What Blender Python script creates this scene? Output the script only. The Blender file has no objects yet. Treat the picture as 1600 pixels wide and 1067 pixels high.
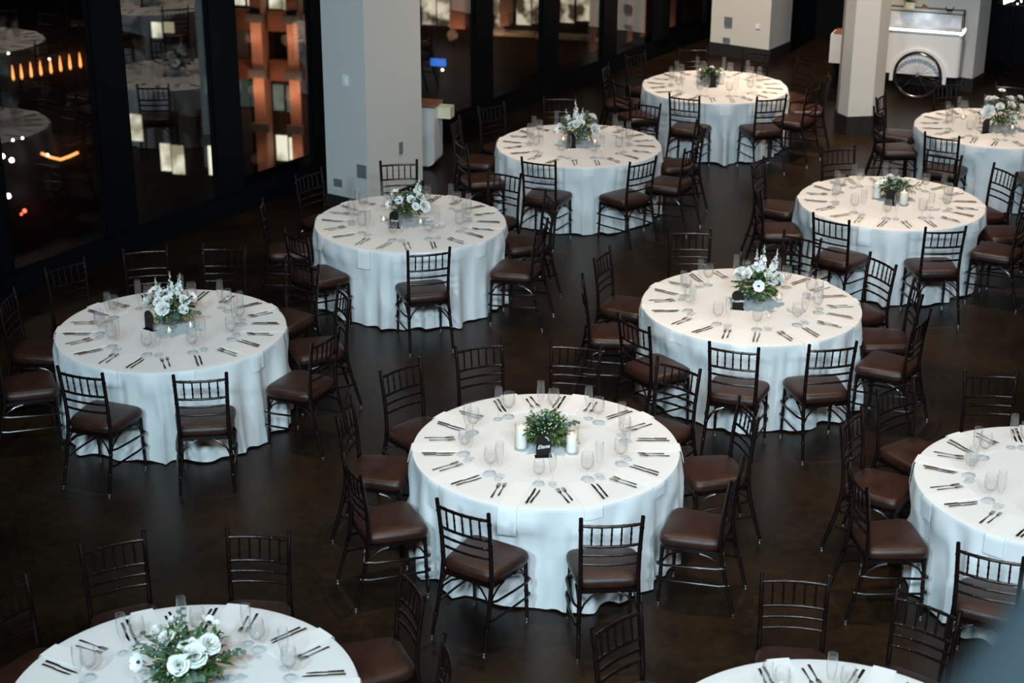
import bpy, bmesh, math, random
from math import pi, sin, cos, radians as RD, sqrt, atan2, hypot
from mathutils import Vector, Matrix
SC = bpy.context.scene
COL = SC.collection
R_ = random.Random

# ---------------------------------------------------------------- camera, world, lights, exposure
cam_d = bpy.data.cameras.new('camera'); CAM = bpy.data.objects.new('camera', cam_d); COL.objects.link(CAM)
F_PX = 2636.8
cam_d.sensor_width = 36.0; cam_d.lens = F_PX / 1600 * 36.0
cam_d.clip_start = .05; cam_d.clip_end = 600
CR = Vector((0.99999068, 0.00162035, 0.00400138)); CU = Vector((-0.004317, 0.37533673, 0.92687847)); CW = Vector((0, 0.92688711, -0.37534023))
CO = Vector((0, 0, 5.7845))
m = Matrix.Identity(4)
for i in range(3):
    m[i][0] = CR[i]; m[i][1] = CU[i]; m[i][2] = -CW[i]; m[i][3] = CO[i]
CAM.matrix_world = m
cam_d.dof.use_dof = True; cam_d.dof.focus_distance = 12.6; cam_d.dof.aperture_fstop = 2.6
SC.camera = CAM
SC.view_settings.view_transform = 'Standard'
try: SC.view_settings.look = 'None'
except Exception: pass
SC.view_settings.exposure = 0.30; SC.view_settings.gamma = 1.0
SC.view_settings.use_curve_mapping = False
SC.cycles.use_denoising = True
SC.cycles.max_bounces = 8; SC.cycles.transparent_max_bounces = 24; SC.cycles.sample_clamp_indirect = 4.0
SC.cycles.caustics_reflective = False; SC.cycles.caustics_refractive = False
W = bpy.data.worlds.new('world'); SC.world = W; W.use_nodes = True
W.node_tree.nodes['Background'].inputs[0].default_value = (.010, .013, .022, 1)
W.node_tree.nodes['Background'].inputs[1].default_value = 0.25

def aim(o, to):
    o.rotation_euler = (Vector(to) - o.location).to_track_quat('-Z', 'Y').to_euler()
def spot(name, loc, to, power, color, size=60, blend=.7, rad=.12):
    l = bpy.data.lights.new(name, 'SPOT'); l.energy = power; l.color = color
    l.spot_size = RD(size); l.spot_blend = blend; l.shadow_soft_size = rad
    o = bpy.data.objects.new(name, l); COL.objects.link(o); o.location = loc; aim(o, to); return o
def area(name, loc, to, power, color, sx, sy):
    l = bpy.data.lights.new(name, 'AREA'); l.energy = power; l.color = color; l.shape = 'RECTANGLE'; l.size = sx; l.size_y = sy
    o = bpy.data.objects.new(name, l); COL.objects.link(o); o.location = loc; aim(o, to); return o
def point(name, loc, power, color, rad=.1):
    l = bpy.data.lights.new(name, 'POINT'); l.energy = power; l.color = color; l.shadow_soft_size = rad
    o = bpy.data.objects.new(name, l); COL.objects.link(o); o.location = loc; return o
WARM = (1.0, .75, .54); COOL = (.60, .86, 1.0)
# warm ceiling downlights, one over each table
for (x, y, e) in [(.24, 10.9, 980), (-2.7, 13.0, 470), (-.9, 15.8, 560), (.8, 18.6, 780), (2.6, 21.4, 1500),
                  (5.6, 19.4, 1300), (3.8, 16.5, 1450), (2.05, 13.6, 1250), (3.7, 10.3, 820), (-1.6, 7.6, 420), (1.6, 7.1, 520)]:
    spot('downlight_lamp', (x, y, 8.2), (x, y - .25, 0), e, WARM, 46, .9, .10)
# row of unseen cool fill spots behind and above the camera
for (x, y, z, tx, ty, e, c) in [(-3.6,-1.2,8.0, -0.9,12.6, 2700, COOL), (-1.0,-1.6,8.3, 0.4,13.5, 2300, COOL), (1.6,-1.4,8.3, 2.2,15.0, 2000, (.68,.89,1)), (4.6,-.8,8.1, 4.2,15.5, 2000, (.74,.90,1))]:
    spot('gallery_lamp', (x, y, z), (tx, ty, .5), e, c, 62, .9, .55)
# warm spots added to brighten the pillar faces, no such fittings seen
spot('pillar_fill', (1.6, 21.0, 8.0), (3.8, 25.8, .7), 2700, WARM, 36, .8, .15)
spot('pillar_fill', (1.7, 15.9, 8.0), (-1.3, 18.5, 1.4), 420, WARM, 36, .9, .15)
spot('pillar_fill', (4.9, 18.6, 8.0), (4.65, 21.8, 1.4), 2000, WARM, 40, .8, .15)
area('side_fill', (11.5, 17.0, 6.5), (3.0, 22.5, 1.0), 40, (1, .76, .55), 3.0, 1.0)  # added warm wash from the side, its source unseen

# ---------------------------------------------------------------- materials
def mat(name, col, rough=.5, metal=0, spec=.5, coat=0, emit=None, es=0, bump=None, var=None, sheen=0):
    M = bpy.data.materials.new(name); M.use_nodes = True
    nt = M.node_tree; b = nt.nodes['Principled BSDF']
    b.inputs['Base Color'].default_value = (*col, 1); b.inputs['Roughness'].default_value = rough
    b.inputs['Metallic'].default_value = metal; b.inputs['Specular IOR Level'].default_value = spec
    if coat: b.inputs['Coat Weight'].default_value = coat; b.inputs['Coat Roughness'].default_value = .12
    if sheen: b.inputs['Sheen Weight'].default_value = sheen
    if emit: b.inputs['Emission Color'].default_value = (*emit, 1); b.inputs['Emission Strength'].default_value = es
    if var or bump:
        tc = nt.nodes.new('ShaderNodeTexCoord'); nz = nt.nodes.new('ShaderNodeTexNoise')
        nt.links.new(tc.outputs['Object'], nz.inputs['Vector'])
        nz.inputs['Scale'].default_value = (var or bump)[0]; nz.inputs['Detail'].default_value = 6
        if var:
            cr = nt.nodes.new('ShaderNodeValToRGB'); nt.links.new(nz.outputs['Fac'], cr.inputs[0])
            cr.color_ramp.elements[0].position = .35; cr.color_ramp.elements[1].position = .68
            cr.color_ramp.elements[0].color = (*var[1], 1); cr.color_ramp.elements[1].color = (*var[2], 1)
            nt.links.new(cr.outputs[0], b.inputs['Base Color'])
        if bump:
            n2 = nt.nodes.new('ShaderNodeTexNoise'); n2.inputs['Scale'].default_value = bump[0]; n2.inputs['Detail'].default_value = 4
            nt.links.new(tc.outputs['Object'], n2.inputs['Vector'])
            bp = nt.nodes.new('ShaderNodeBump'); bp.inputs['Strength'].default_value = bump[1]; bp.inputs['Distance'].default_value = .01
            nt.links.new(n2.outputs['Fac'], bp.inputs['Height']); nt.links.new(bp.outputs[0], b.inputs['Normal'])
    return M
def thin_glass(name, ior, tint=(1, 1, 1), rough=0.0, haze=0.0):
    M = bpy.data.materials.new(name); M.use_nodes = True; nt = M.node_tree; nt.nodes.clear()
    out = nt.nodes.new('ShaderNodeOutputMaterial'); mx = nt.nodes.new('ShaderNodeMixShader')
    tr = nt.nodes.new('ShaderNodeBsdfTransparent'); gl = nt.nodes.new('ShaderNodeBsdfGlossy'); fr = nt.nodes.new('ShaderNodeLayerWeight')
    tr.inputs[0].default_value = (*tint, 1); gl.inputs['Roughness'].default_value = rough
    pw = nt.nodes.new('ShaderNodeMath'); pw.operation = 'POWER'; pw.inputs[1].default_value = ior[2]
    ma = nt.nodes.new('ShaderNodeMath'); ma.operation = 'MULTIPLY_ADD'; ma.inputs[1].default_value = ior[1]; ma.inputs[2].default_value = ior[0]
    if haze:      # white haze put in so clear glass shows against dark, in place of reflections
        df = nt.nodes.new('ShaderNodeBsdfTranslucent'); df.inputs[0].default_value = (.95, .95, .95, 1)
        d2 = nt.nodes.new('ShaderNodeBsdfDiffuse'); d2.inputs[0].default_value = (.9, .9, .9, 1)
        m2 = nt.nodes.new('ShaderNodeMixShader'); m2.inputs[0].default_value = .5; m3 = nt.nodes.new('ShaderNodeMixShader'); m3.inputs[0].default_value = haze
        nt.links.new(df.outputs[0], m2.inputs[1]); nt.links.new(d2.outputs[0], m2.inputs[2])
        nt.links.new(tr.outputs[0], m3.inputs[1]); nt.links.new(m2.outputs[0], m3.inputs[2]); tr = m3
    nt.links.new(fr.outputs['Facing'], pw.inputs[0]); nt.links.new(pw.outputs[0], ma.inputs[0])
    nt.links.new(ma.outputs[0], mx.inputs[0]); nt.links.new(tr.outputs[0], mx.inputs[1]); nt.links.new(gl.outputs[0], mx.inputs[2])
    nt.links.new(mx.outputs[0], out.inputs[0]); return M
def water_mat():
    M = bpy.data.materials.new('iced water'); M.use_nodes = True; nt = M.node_tree; nt.nodes.clear()
    out = nt.nodes.new('ShaderNodeOutputMaterial'); mx = nt.nodes.new('ShaderNodeMixShader'); mx.inputs[0].default_value = .14
    tr = nt.nodes.new('ShaderNodeBsdfTransparent'); gl = nt.nodes.new('ShaderNodeBsdfGlass'); gl.inputs['IOR'].default_value = 1.33
    gl.inputs['Color'].default_value = (.96, .98, 1, 1)
    nt.links.new(tr.outputs[0], mx.inputs[1]); nt.links.new(gl.outputs[0], mx.inputs[2]); nt.links.new(mx.outputs[0], out.inputs[0]); return M
M_ = {}
M_['wood'] = mat('mahogany lacquer', (.007, .003, .003), .24, spec=.4, coat=.15, var=(18, (.004, .002, .002), (.011, .0045, .004)))
M_['leather'] = mat('brown leatherette', (.042, .014, .008), .34, spec=.5, bump=(260, .25), var=(9, (.023, .0082, .0050), (.038, .0138, .0084)))
M_['glide'] = mat('nickel glide', (.6, .58, .55), .25, 1)
M_['cloth'] = mat('white linen', (.80, .80, .79), .85, spec=.15, sheen=.2, bump=(420, .12))
M_['napkin'] = mat('white cotton', (.86, .86, .85), .8, spec=.15, bump=(300, .15))
M_['steel'] = mat('polished steel', (.70, .64, .55), .24, 1)
M_['glass'] = thin_glass('clear glass', (.028, 1.0, 4.0), (.994, .995, .995), .10, .032)
M_['water'] = water_mat()
M_['tbl'] = mat('table plywood', (.25, .17, .10), .6)
M_['black'] = mat('black acrylic', (.004, .004, .0045), .25, spec=.3)
M_['ink'] = mat('white lettering', (.85, .85, .85), .6)
M_['wax'] = mat('ivory wax', (.86, .82, .74), .5, sheen=.1, emit=(1, .75, .5), es=.02)
M_['flame'] = mat('candle flame', (1, .8, .5), .5, emit=(1, .72, .38), es=8)
M_['petal'] = mat('white petal', (.86, .87, .84), .7, spec=.2)
M_['center'] = mat('dark flower centre', (.01, .01, .02), .6)
M_['bud'] = mat('pale green bud', (.55, .62, .38), .6)
M_['euc'] = mat('eucalyptus leaf', (.10, .17, .13), .5, var=(6, (.065, .13, .095), (.16, .24, .18)))
M_['leaf'] = mat('green leaf', (.035, .085, .022), .42, var=(7, (.022, .06, .014), (.12, .19, .05)))
M_['stem'] = mat('green stem', (.08, .13, .04), .6)
M_['plate'] = mat('white china', (.85, .86, .88), .15, coat=.5)
M_['butter'] = mat('butter', (.8, .68, .45), .5)
M_['plaster'] = mat('painted plaster', (.60, .58, .54), .8, spec=.2, bump=(60, .06))
M_['base'] = mat('dark baseboard', (.018, .017, .016), .45)
M_['metal_dark'] = mat('dark anodised frame', (.002, .0025, .003), .5, spec=.15)
M_['pane'] = thin_glass('window glass', (.085, .9, 2.8), (.95, .97, .97))
M_['white_paint'] = mat('white lacquer', (.78, .78, .78), .4)
M_['grille'] = mat('grey grille', (.16, .17, .17), .6)
M_['outlet'] = mat('white plastic', (.8, .8, .8), .4)
M_['rubber'] = mat('black rubber', (.008, .008, .008), .5)
M_['rim'] = mat('steel rim', (.5, .5, .5), .2, 1)
M_['led'] = mat('led strip', (1, 1, 1), .5, emit=(.86, .95, 1), es=5)
M_['marble'] = mat('marble lining', (.7, .72, .75), .3, var=(5, (.5, .55, .6), (.86, .87, .9)))
M_['tray'] = mat('oak tray', (.26, .13, .07), .5, var=(10, (.2, .09, .05), (.33, .17, .1)))
M_['cream'] = mat('cream laminate', (.75, .70, .50), .5)
M_['rail'] = mat('pale blue grey rail paint', (.14, .185, .21), .5)

def floor_mat():
    M = bpy.data.materials.new('polished dark concrete'); M.use_nodes = True; nt = M.node_tree; b = nt.nodes['Principled BSDF']
    tc = nt.nodes.new('ShaderNodeTexCoord')
    n1 = nt.nodes.new('ShaderNodeTexNoise'); n1.inputs['Scale'].default_value = .9; n1.inputs['Detail'].default_value = 9; n1.inputs['Roughness'].default_value = .65
    n2 = nt.nodes.new('ShaderNodeTexNoise'); n2.inputs['Scale'].default_value = 14; n2.inputs['Detail'].default_value = 8
    nt.links.new(tc.outputs['Object'], n1.inputs['Vector']); nt.links.new(tc.outputs['Object'], n2.inputs['Vector'])
    ad = nt.nodes.new('ShaderNodeMath'); ad.operation = 'MULTIPLY_ADD'; ad.inputs[1].default_value = .45
    nt.links.new(n2.outputs['Fac'], ad.inputs[0]); nt.links.new(n1.outputs['Fac'], ad.inputs[2])
    cr = nt.nodes.new('ShaderNodeValToRGB'); nt.links.new(ad.outputs[0], cr.inputs[0])
    cr.color_ramp.elements[0].position = .58; cr.color_ramp.elements[1].position = .90
    cr.color_ramp.elements[0].color = (.0052, .0027, .0009, 1); cr.color_ramp.elements[1].color = (.0215, .0115, .0044, 1)
    nt.links.new(cr.outputs[0], b.inputs['Base Color'])
    rr = nt.nodes.new('ShaderNodeMapRange'); rr.inputs[3].default_value = .26; rr.inputs[4].default_value = .46
    nt.links.new(n1.outputs['Fac'], rr.inputs[0]); nt.links.new(rr.outputs[0], b.inputs['Roughness'])
    b.inputs['Specular IOR Level'].default_value = .27
    return M
M_['floor'] = floor_mat()
def clutter_mat(name, c0, c1, scale, st):
    """a lit room seen through its window: bright interior broken up by dark furniture"""
    M = bpy.data.materials.new(name); M.use_nodes = True; nt = M.node_tree; b = nt.nodes['Principled BSDF']
    tc = nt.nodes.new('ShaderNodeTexCoord'); nz = nt.nodes.new('ShaderNodeTexNoise'); nz.inputs['Scale'].default_value = scale; nz.inputs['Detail'].default_value = 3
    nt.links.new(tc.outputs['Object'], nz.inputs['Vector'])
    cr = nt.nodes.new('ShaderNodeValToRGB'); cr.color_ramp.elements[0].position = .42; cr.color_ramp.elements[1].position = .58
    cr.color_ramp.elements[0].color = (*c0, 1); cr.color_ramp.elements[1].color = (*c1, 1)
    nt.links.new(nz.outputs['Fac'], cr.inputs[0]); nt.links.new(cr.outputs[0], b.inputs['Emission Color'])
    b.inputs['Emission Strength'].default_value = st; b.inputs['Base Color'].default_value = (.02, .02, .02, 1); return M
M_['win_bright'] = clutter_mat('lit office', (.30, .26, .17), (1.0, .93, .72), .5, 1.0)
M_['win_clutter'] = clutter_mat('lit cluttered office', (.07, .05, .03), (.95, .80, .58), 1.1, .75)
M_['win_dim'] = clutter_mat('dim office', (.035, .05, .04), (.16, .20, .165), .45, .8)
M_['win_dark'] = mat('dark window', (.004, .005, .006), .1)
M_['terracotta'] = mat('terracotta cladding', (.42, .24, .17), .8)
M_['brown_clad'] = mat('brown cladding', (.20, .09, .055), .85)
M_['brick'] = mat('dark brick', (.025, .017, .013), .85)
M_['greywall'] = mat('grey cladding', (.10, .11, .12), .8)
M_['orange'] = mat('sodium lamp', (1, .5, .2), .5, emit=(1, .33, .09), es=2.2)
M_['redlamp'] = mat('red lamp', (1, .1, .05), .5, emit=(1, .10, .05), es=5)
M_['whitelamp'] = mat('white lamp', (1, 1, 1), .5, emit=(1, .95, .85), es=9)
M_['bluelamp'] = mat('blue screen', (.1, .3, 1), .5, emit=(.03, .19, .75), es=.9)

# ---------------------------------------------------------------- mesh helpers
class MB:
    def __init__(s): s.v = []; s.f = []
    def add(s, vs, fs):
        b = len(s.v); s.v += [tuple(x) for x in vs]; s.f += [tuple(i + b for i in q) for q in fs]; return s
    def box(s, x0, x1, y0, y1, z0, z1):
        return s.add([(x0,y0,z0),(x1,y0,z0),(x1,y1,z0),(x0,y1,z0),(x0,y0,z1),(x1,y0,z1),(x1,y1,z1),(x0,y1,z1)],
                     [(0,3,2,1),(4,5,6,7),(0,1,5,4),(1,2,6,5),(2,3,7,6),(3,0,4,7)])
    def prism(s, pts, z0, z1):
        n = len(pts)
        return s.add([(x,y,z0) for x,y in pts] + [(x,y,z1) for x,y in pts],
                     [tuple(range(n-1,-1,-1)), tuple(range(n,2*n))] + [(i,(i+1)%n,n+(i+1)%n,n+i) for i in range(n)])
    def lathe(s, prof, n=16, c=(0,0,0), closed=False):
        vs = []; fs = []
        for r, z in prof:
            for k in range(n):
                a = 2*pi*k/n; vs.append((c[0]+r*cos(a), c[1]+r*sin(a), c[2]+z))
        for i in range(len(prof)-1):
            for k in range(n):
                k2 = (k+1) % n; fs.append((i*n+k, i*n+k2, (i+1)*n+k2, (i+1)*n+k))
        if closed:
            fs.append(tuple(range(n-1,-1,-1))); fs.append(tuple((len(prof)-1)*n+k for k in range(n)))
        return s.add(vs, fs)
    def tube(s, pts, r, n=8, cap=True):
        pts = [Vector(p) for p in pts]; m_ = len(pts)
        rs = r if isinstance(r, (list, tuple)) else [r]*m_
        vs = []; fs = []; up = None
        for i, p in enumerate(pts):
            t = (pts[min(i+1, m_-1)] - pts[max(i-1, 0)]).normalized()
            if up is None:
                up = Vector((0,0,1)) if abs(t.z) < .9 else Vector((1,0,0))
            a = t.cross(up).normalized(); b = a.cross(t).normalized(); up = b
            for k in range(n):
                q = 2*pi*k/n; vs.append(p + (a*cos(q) + b*sin(q))*rs[i])
        for i in range(m_-1):
            for k in range(n):
                k2 = (k+1) % n; fs.append((i*n+k, i*n+k2, (i+1)*n+k2, (i+1)*n+k))
        if cap:
            fs.append(tuple(range(n-1,-1,-1))); fs.append(tuple((m_-1)*n+k for k in range(n)))
        return s.add(vs, fs)
    def mesh(s, name, mt, smooth=False):
        me = bpy.data.meshes.new(name); me.from_pydata(s.v, [], s.f); me.update()
        for x in (mt if isinstance(mt, (list, tuple)) else [mt]): me.materials.append(x)
        if smooth:
            me.polygons.foreach_set('use_smooth', [True]*len(me.polygons))
            try: me.set_sharp_from_angle(angle=RD(50))
            except Exception: pass
        return me
def obj(name, me, parent=None, loc=(0,0,0), rz=0):
    o = bpy.data.objects.new(name, me); COL.objects.link(o)
    o.location = loc; o.rotation_euler = (0,0,rz)
    if parent: o.parent = parent
    return o
def part(name, mb, mt, parent, smooth=False): return obj(name, mb.mesh(name, mt, smooth), parent)
def tag(o, label=None, cat=None, group=None, kind=None):
    if label: o['label'] = label
    if cat: o['category'] = cat
    if group: o['group'] = group
    if kind: o['kind'] = kind
    return o
def thing(name, label, cat, loc=(0,0,0), rz=0, group=None):
    o = bpy.data.objects.new(name, None); COL.objects.link(o); o.empty_display_size = .1
    o.location = loc; o.rotation_euler = (0,0,rz); return tag(o, label, cat, group)
def struct(name, mb, mt, smooth=False): return tag(obj(name, mb.mesh(name, mt, smooth)), kind='structure')
def dup(src, loc, rz=0, label=None, group=None, rx=0, ry=0, scale=1):
    r = src.copy(); COL.objects.link(r); r.location = loc; r.rotation_euler = (rx,ry,rz); r.scale = (scale,)*3
    if label: r['label'] = label
    if group: r['group'] = group
    for ch in KIDS.get(src.name, ()):
        c = ch.copy(); COL.objects.link(c); c.parent = r
        for g in KIDS.get(ch.name, ()):
            q = g.copy(); COL.objects.link(q); q.parent = c
    return r
KIDS = {}
def index_kids(root):
    KIDS[root.name] = [o for o in COL.objects if o.parent == root]
    for c in KIDS[root.name]: KIDS[c.name] = [o for o in COL.objects if o.parent == c]
def in_frame(p, mx=30):
    q = Vector(p) - CO; z = q.dot(CW)
    x = 800 + F_PX*q.dot(CR)/z; y = 533.5 - F_PX*q.dot(CU)/z
    return -mx < x < 1600+mx and -mx < y < 1067+mx

# ---------------------------------------------------------------- the room
D1 = Vector((.5478, .8366)); D2 = Vector((.8366, -.5478)); NO = Vector((-.8366, .5478))   # along the glass wall, along the rear wall, out of the glass
GA = Vector((-1.337, 20.657))
def G(s, o=0.0): return GA + D1*s + NO*o
def strip(a, b, wa, wb):   # horizontal quad outline a->b, offset wa..wb to the left normal
    a, b = Vector(a), Vector(b); t = (b-a).normalized(); n = Vector((-t.y, t.x))
    return [tuple(a+n*wa), tuple(b+n*wa), tuple(b+n*wb), tuple(a+n*wb)]
S_END = 9.3; S_BEG = -26.0
corner = G(S_END); rear_end = corner + D2*22
fl = [tuple(G(S_BEG, .25)), tuple(G(S_END, .25)), tuple(corner + D1*.1), tuple(rear_end), (rear_end.x, -6), (G(S_BEG).x, -6)]
fm = MB().prism(fl[::-1], -.2, 0); struct('floor', fm, M_['floor'])
# glass wall: curb, panes, mullions, head
struct('trim_1', MB().prism(strip(G(S_BEG, .02), G(S_END, .02), 0, .28), 0, .28), M_['metal_dark'])
cs = [-4.90 + 1.655*k for k in range(-4, 9)]
H = 8.6
for i, c in enumerate(cs):
    struct('trim_%d' % (i+2), MB().prism(strip(G(c-.2, -.02), G(c+.2, -.02), 0, .07), .28, H), M_['metal_dark'])
for i in range(len(cs)-1):
    a, b = cs[i]+.2, cs[i+1]-.2
    w = struct('window_%d' % (i+1), MB().prism(strip(G(a, .02), G(b, .02), 0, .012), .28, H), M_['pane'])
    part('window_frame', MB().prism(strip(G(a+.001, .0), G(a+.03, .0), 0, .045), .28, H).prism(strip(G(b-.03, .0), G(b-.001, .0), 0, .045), .28, H), M_['metal_dark'], w)
# rear wall, dark and glossy
struct('wall_rear', MB().prism(strip(corner, rear_end, 0, .15), 0, H), M_['metal_dark'])
# pillars
def pillar(n, pts, zb):
    P = [Vector(p) for p in pts]; c = sum(P, Vector((0,0)))/len(P)
    struct('wall_pillar_%s' % n, MB().prism(pts, 0, H), M_['plaster'])
    e = [tuple(c + (p-c)*(1+.02/(p-c).length)) for p in P]
    struct('baseboard_%s' % n, MB().prism(e, 0, zb), M_['base'])
def quad(Lp, Mp, Rp): 
    Lp, Mp, Rp = Vector(Lp), Vector(Mp), Vector(Rp)
    return [tuple(Mp), tuple(Rp), tuple(Rp+(Lp-Mp)), tuple(Lp)]
P1 = quad((-2.100, 18.373), (-1.607, 18.050), (-1.047, 18.905)); pillar('window', P1, .15)
b2 = Vector((3.938, 25.812)); a2 = Vector((3.22, 26.282)); r2 = Vector((4.203, 26.217))
pillar('corner', [tuple(b2), tuple(r2), tuple(r2+D1*.3), tuple(a2+D1*.75), tuple(a2 - Vector((.09,-.14))+D1*.5), (3.10, 26.40)], .2)
pillar('slim', [(4.370,21.536),(4.695,21.588),(4.880,21.827),(4.84,22.10),(4.50,22.16),(4.30,21.98),(4.284,21.749)], .25)
m4 = Vector((6.606, 23.94)); l4 = m4 - D2*1.55; r4 = m4 + D1*.5
pillar('rear', quad(tuple(l4), tuple(m4), tuple(r4)), .2)
# fittings on the pillars
def plate_on(name, label, cat, p, z, w, h, n, mt, group=None, t=.012, screws=False):
    n = Vector(n).normalized(); e = Vector((-n.y, n.x)); p = Vector(p)
    q = [tuple(p-e*w/2), tuple(p+e*w/2), tuple(p+e*w/2+n*t), tuple(p-e*w/2+n*t)]
    if Vector((e.x,e.y)).cross(n) > 0: pass
    o = obj(name, MB().prism(q, z-h/2, z+h/2).mesh(name, mt)); tag(o, label, cat, group); return o, e, n
nl = -D1; nr = D2
o, e, n = plate_on('light_switch', 'white light switch plate high on the thick grey pillar', 'light switch', (-1.837,18.199), 1.49, .075, .12, nl, M_['outlet'])
part('toggle', MB().prism([tuple(Vector((-1.837,18.199))-e*.014+n*.012), tuple(Vector((-1.837,18.199))+e*.014+n*.012), tuple(Vector((-1.837,18.199))+e*.014+n*.02), tuple(Vector((-1.837,18.199))-e*.014+n*.02)], 1.46, 1.52), M_['outlet'], o)
def grille(label, p, z, w, h, n):
    o, e, n = plate_on('wall_grille', label, 'vent', p, z, w, h, n, M_['grille'])
    p = Vector(p)
    mb = MB(); k = max(3, int(h/.022))
    for i in range(k):
        zz = z-h/2+h*(i+.5)/k
        mb.prism([tuple(p-e*w*.42+n*.012), tuple(p+e*w*.42+n*.012), tuple(p+e*w*.42+n*.018), tuple(p-e*w*.42+n*.018)], zz-.004, zz+.004)
    part('louvre_slats', mb, M_['grille'], o)
grille('square grey speaker grille low on the thick pillar', (-1.675,18.094), .49, .125, .15, nl)
grille('small grey socket grille at the foot of the thick pillar', (-1.963,18.284), .30, .115, .09, nl)
plate_on('wall_outlet', 'slim grey outlet plate on the warm side of the thick pillar', 'outlet', (-1.274,18.559), .63, .06, .14, nr, M_['grille'])
grille('square grey grille on the far corner pillar', (3.343,26.201), .56, .13, .14, nl)
grille('low grey grille at the foot of the far corner pillar', (3.33,26.21), .27, .12, .07, nl)
plate_on('thermostat', 'small white thermostat on the far corner pillar', 'thermostat', (3.766,25.925), .54, .07, .07, nl, M_['outlet'])

# white cabinet with a rounded foot behind the thick pillar
cb = thing('bar_cabinet', 'white cabinet with rounded foot half hidden behind the thick grey pillar', 'cabinet', (-1.16, 20.1, 0), atan2(D2.y, D2.x)*.45)
mb = MB(); pr = []
for i in range(7):
    a = -pi/2 + (pi/2)*i/6; pr.append((.17+.09*cos(a), .12+.09*sin(a)+.0))
pr = [(-.30, .03)] + pr + [(.26, .76), (-.30, .76)]
mb.add([(x, -.17, z) for x, z in pr] + [(x, .17, z) for x, z in pr], [tuple(range(len(pr))), tuple(range(2*len(pr)-1, len(pr)-1, -1))] + [((i+1)%len(pr), i, len(pr)+i, len(pr)+(i+1)%len(pr)) for i in range(len(pr))])
part('body', mb, M_['white_paint'], cb)
part('plinth', MB().box(-.26,.16,-.14,.14,0,.031), M_['base'], cb)
part('countertop', MB().box(-.31,.27,-.18,.18,.761,.785), M_['tray'], cb)
part('side_shelf', MB().box(.262,.42,-.02,.15,.60,.74), M_['cream'], cb)

# ---------------------------------------------------------------- the white display cart with a spoked wheel
CD = Vector((.94, -.34)).normalized(); WC = Vector((5.724, 23.574))
cart = thing('display_cart', 'white vendor cart with lit glass case and one large spoked wheel', 'cart', (WC.x, WC.y, 0), atan2(CD.y, CD.x))
def bodyprof(x0, x1, z0, z1, r):
    p = [(x0, z0)]
    for i in range(7):
        a = -pi/2 + pi/2*i/6; p.append((x1-r+r*cos(a), z0+r+r*sin(a)))
    return p + [(x1, z1), (x0, z1)]
def rbox(x0, x1, y0, y1, z0, z1, r=.08):   # box with rounded front vertical corner at x1
    p = [(x0, y1), (x0, y0)]
    for i in range(7):
        a = -pi/2 + pi/2*i/6; p.append((x1-r+r*cos(a), y0+r+r*sin(a)))
    p.append((x1, y1)); return MB().prism(p, z0, z1)
part('body', rbox(-.62, .56, .07, .50, .32, .92), M_['white_paint'], cart, True)
part('side_box', MB().box(-1.28, -.63, .10, .48, .39, .80), M_['white_paint'], cart)
part('tray', MB().box(-1.24, -.65, .12, .46, .801, .825), M_['tray'], cart)
part('countertop', rbox(-.64, .58, .05, .52, .921, .94, .09), M_['white_paint'], cart, True)
# arched mudguard
mb = MB(); ro, ri = .395, .345
arc = [(cos(pi*k/24), sin(pi*k/24)) for k in range(25)]
vs = []
for y in (.035, .068):
    vs += [(ro*c, y, .30+ro*s) for c, s in arc] + [(ri*c, y, .30+ri*s) for c, s in arc]
fs = []
for k in range(24):
    fs += [(k, k+1, 25+k+1, 25+k), (50+k+1, 50+k, 75+k, 75+k+1), (k+1, k, 50+k, 50+k+1), (25+k, 25+k+1, 75+k+1, 75+k)]
mb.add(vs, fs); mb.box(ri, ro, .035, .068, .22, .30); mb.box(-ro, -ri, .035, .068, .22, .30)
part('mudguard', mb, M_['white_paint'], cart)
wh = part('wheel', MB().add([( (.325+.012*cos(b))*cos(a), -.02+.012*sin(b), .34+(.325+.012*cos(b))*sin(a)) for a in [2*pi*i/48 for i in range(48)] for b in [2*pi*j/8 for j in range(8)]],
     [(i*8+j, ((i+1)%48)*8+j, ((i+1)%48)*8+(j+1)%8, i*8+(j+1)%8) for i in range(48) for j in range(8)]), M_['rubber'], cart, True)
part('rim', MB().add([( (.305+.008*cos(b))*cos(a), -.02+.011*sin(b), .34+(.305+.008*cos(b))*sin(a)) for a in [2*pi*i/48 for i in range(48)] for b in [2*pi*j/8 for j in range(8)]],
     [(i*8+j, ((i+1)%48)*8+j, ((i+1)%48)*8+(j+1)%8, i*8+(j+1)%8) for i in range(48) for j in range(8)]), M_['rim'], wh, True)
mb = MB()
for k in range(32):
    a = 2*pi*k/32; b = a + (.5 if k % 2 else -.5)
    mb.tube([(.02*cos(b), -.02+(.02 if k % 2 else -.02), .34+.02*sin(b)), (.30*cos(a), -.02, .34+.30*sin(a))], .0017, 4)
part('spokes', mb, M_['rim'], wh)
part('hub', MB().tube([(0,-.055,.34),(0,.02,.34)], .022, 12), M_['rim'], wh, True)
part('axle', MB().tube([(0,.021,.34),(0,.30,.34)], .012, 8), M_['rim'], cart)
for sx in (-1.2, .45):
    for yy in (.16, .44):
        part('leg', MB().box(sx-.02, sx+.02, yy-.02, yy+.02, 0, .389 if sx < 0 else .319), M_['metal_dark'], cart)
case = part('display_case', MB().box(-.60,.53,.08,.085,.965,1.20).box(.525,.53,.085,.42,.965,1.20).box(-.60,-.595,.085,.42,.965,1.20).box(-.60,.53,.08,.42,1.201,1.206), M_['glass'], cart)
mb = MB()
for (x, y) in [(-.605,.075),(.535,.075),(.535,.425),(-.605,.425)]: mb.box(x-.006,x+.006,y-.006,y+.006,.941,1.215)
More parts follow.
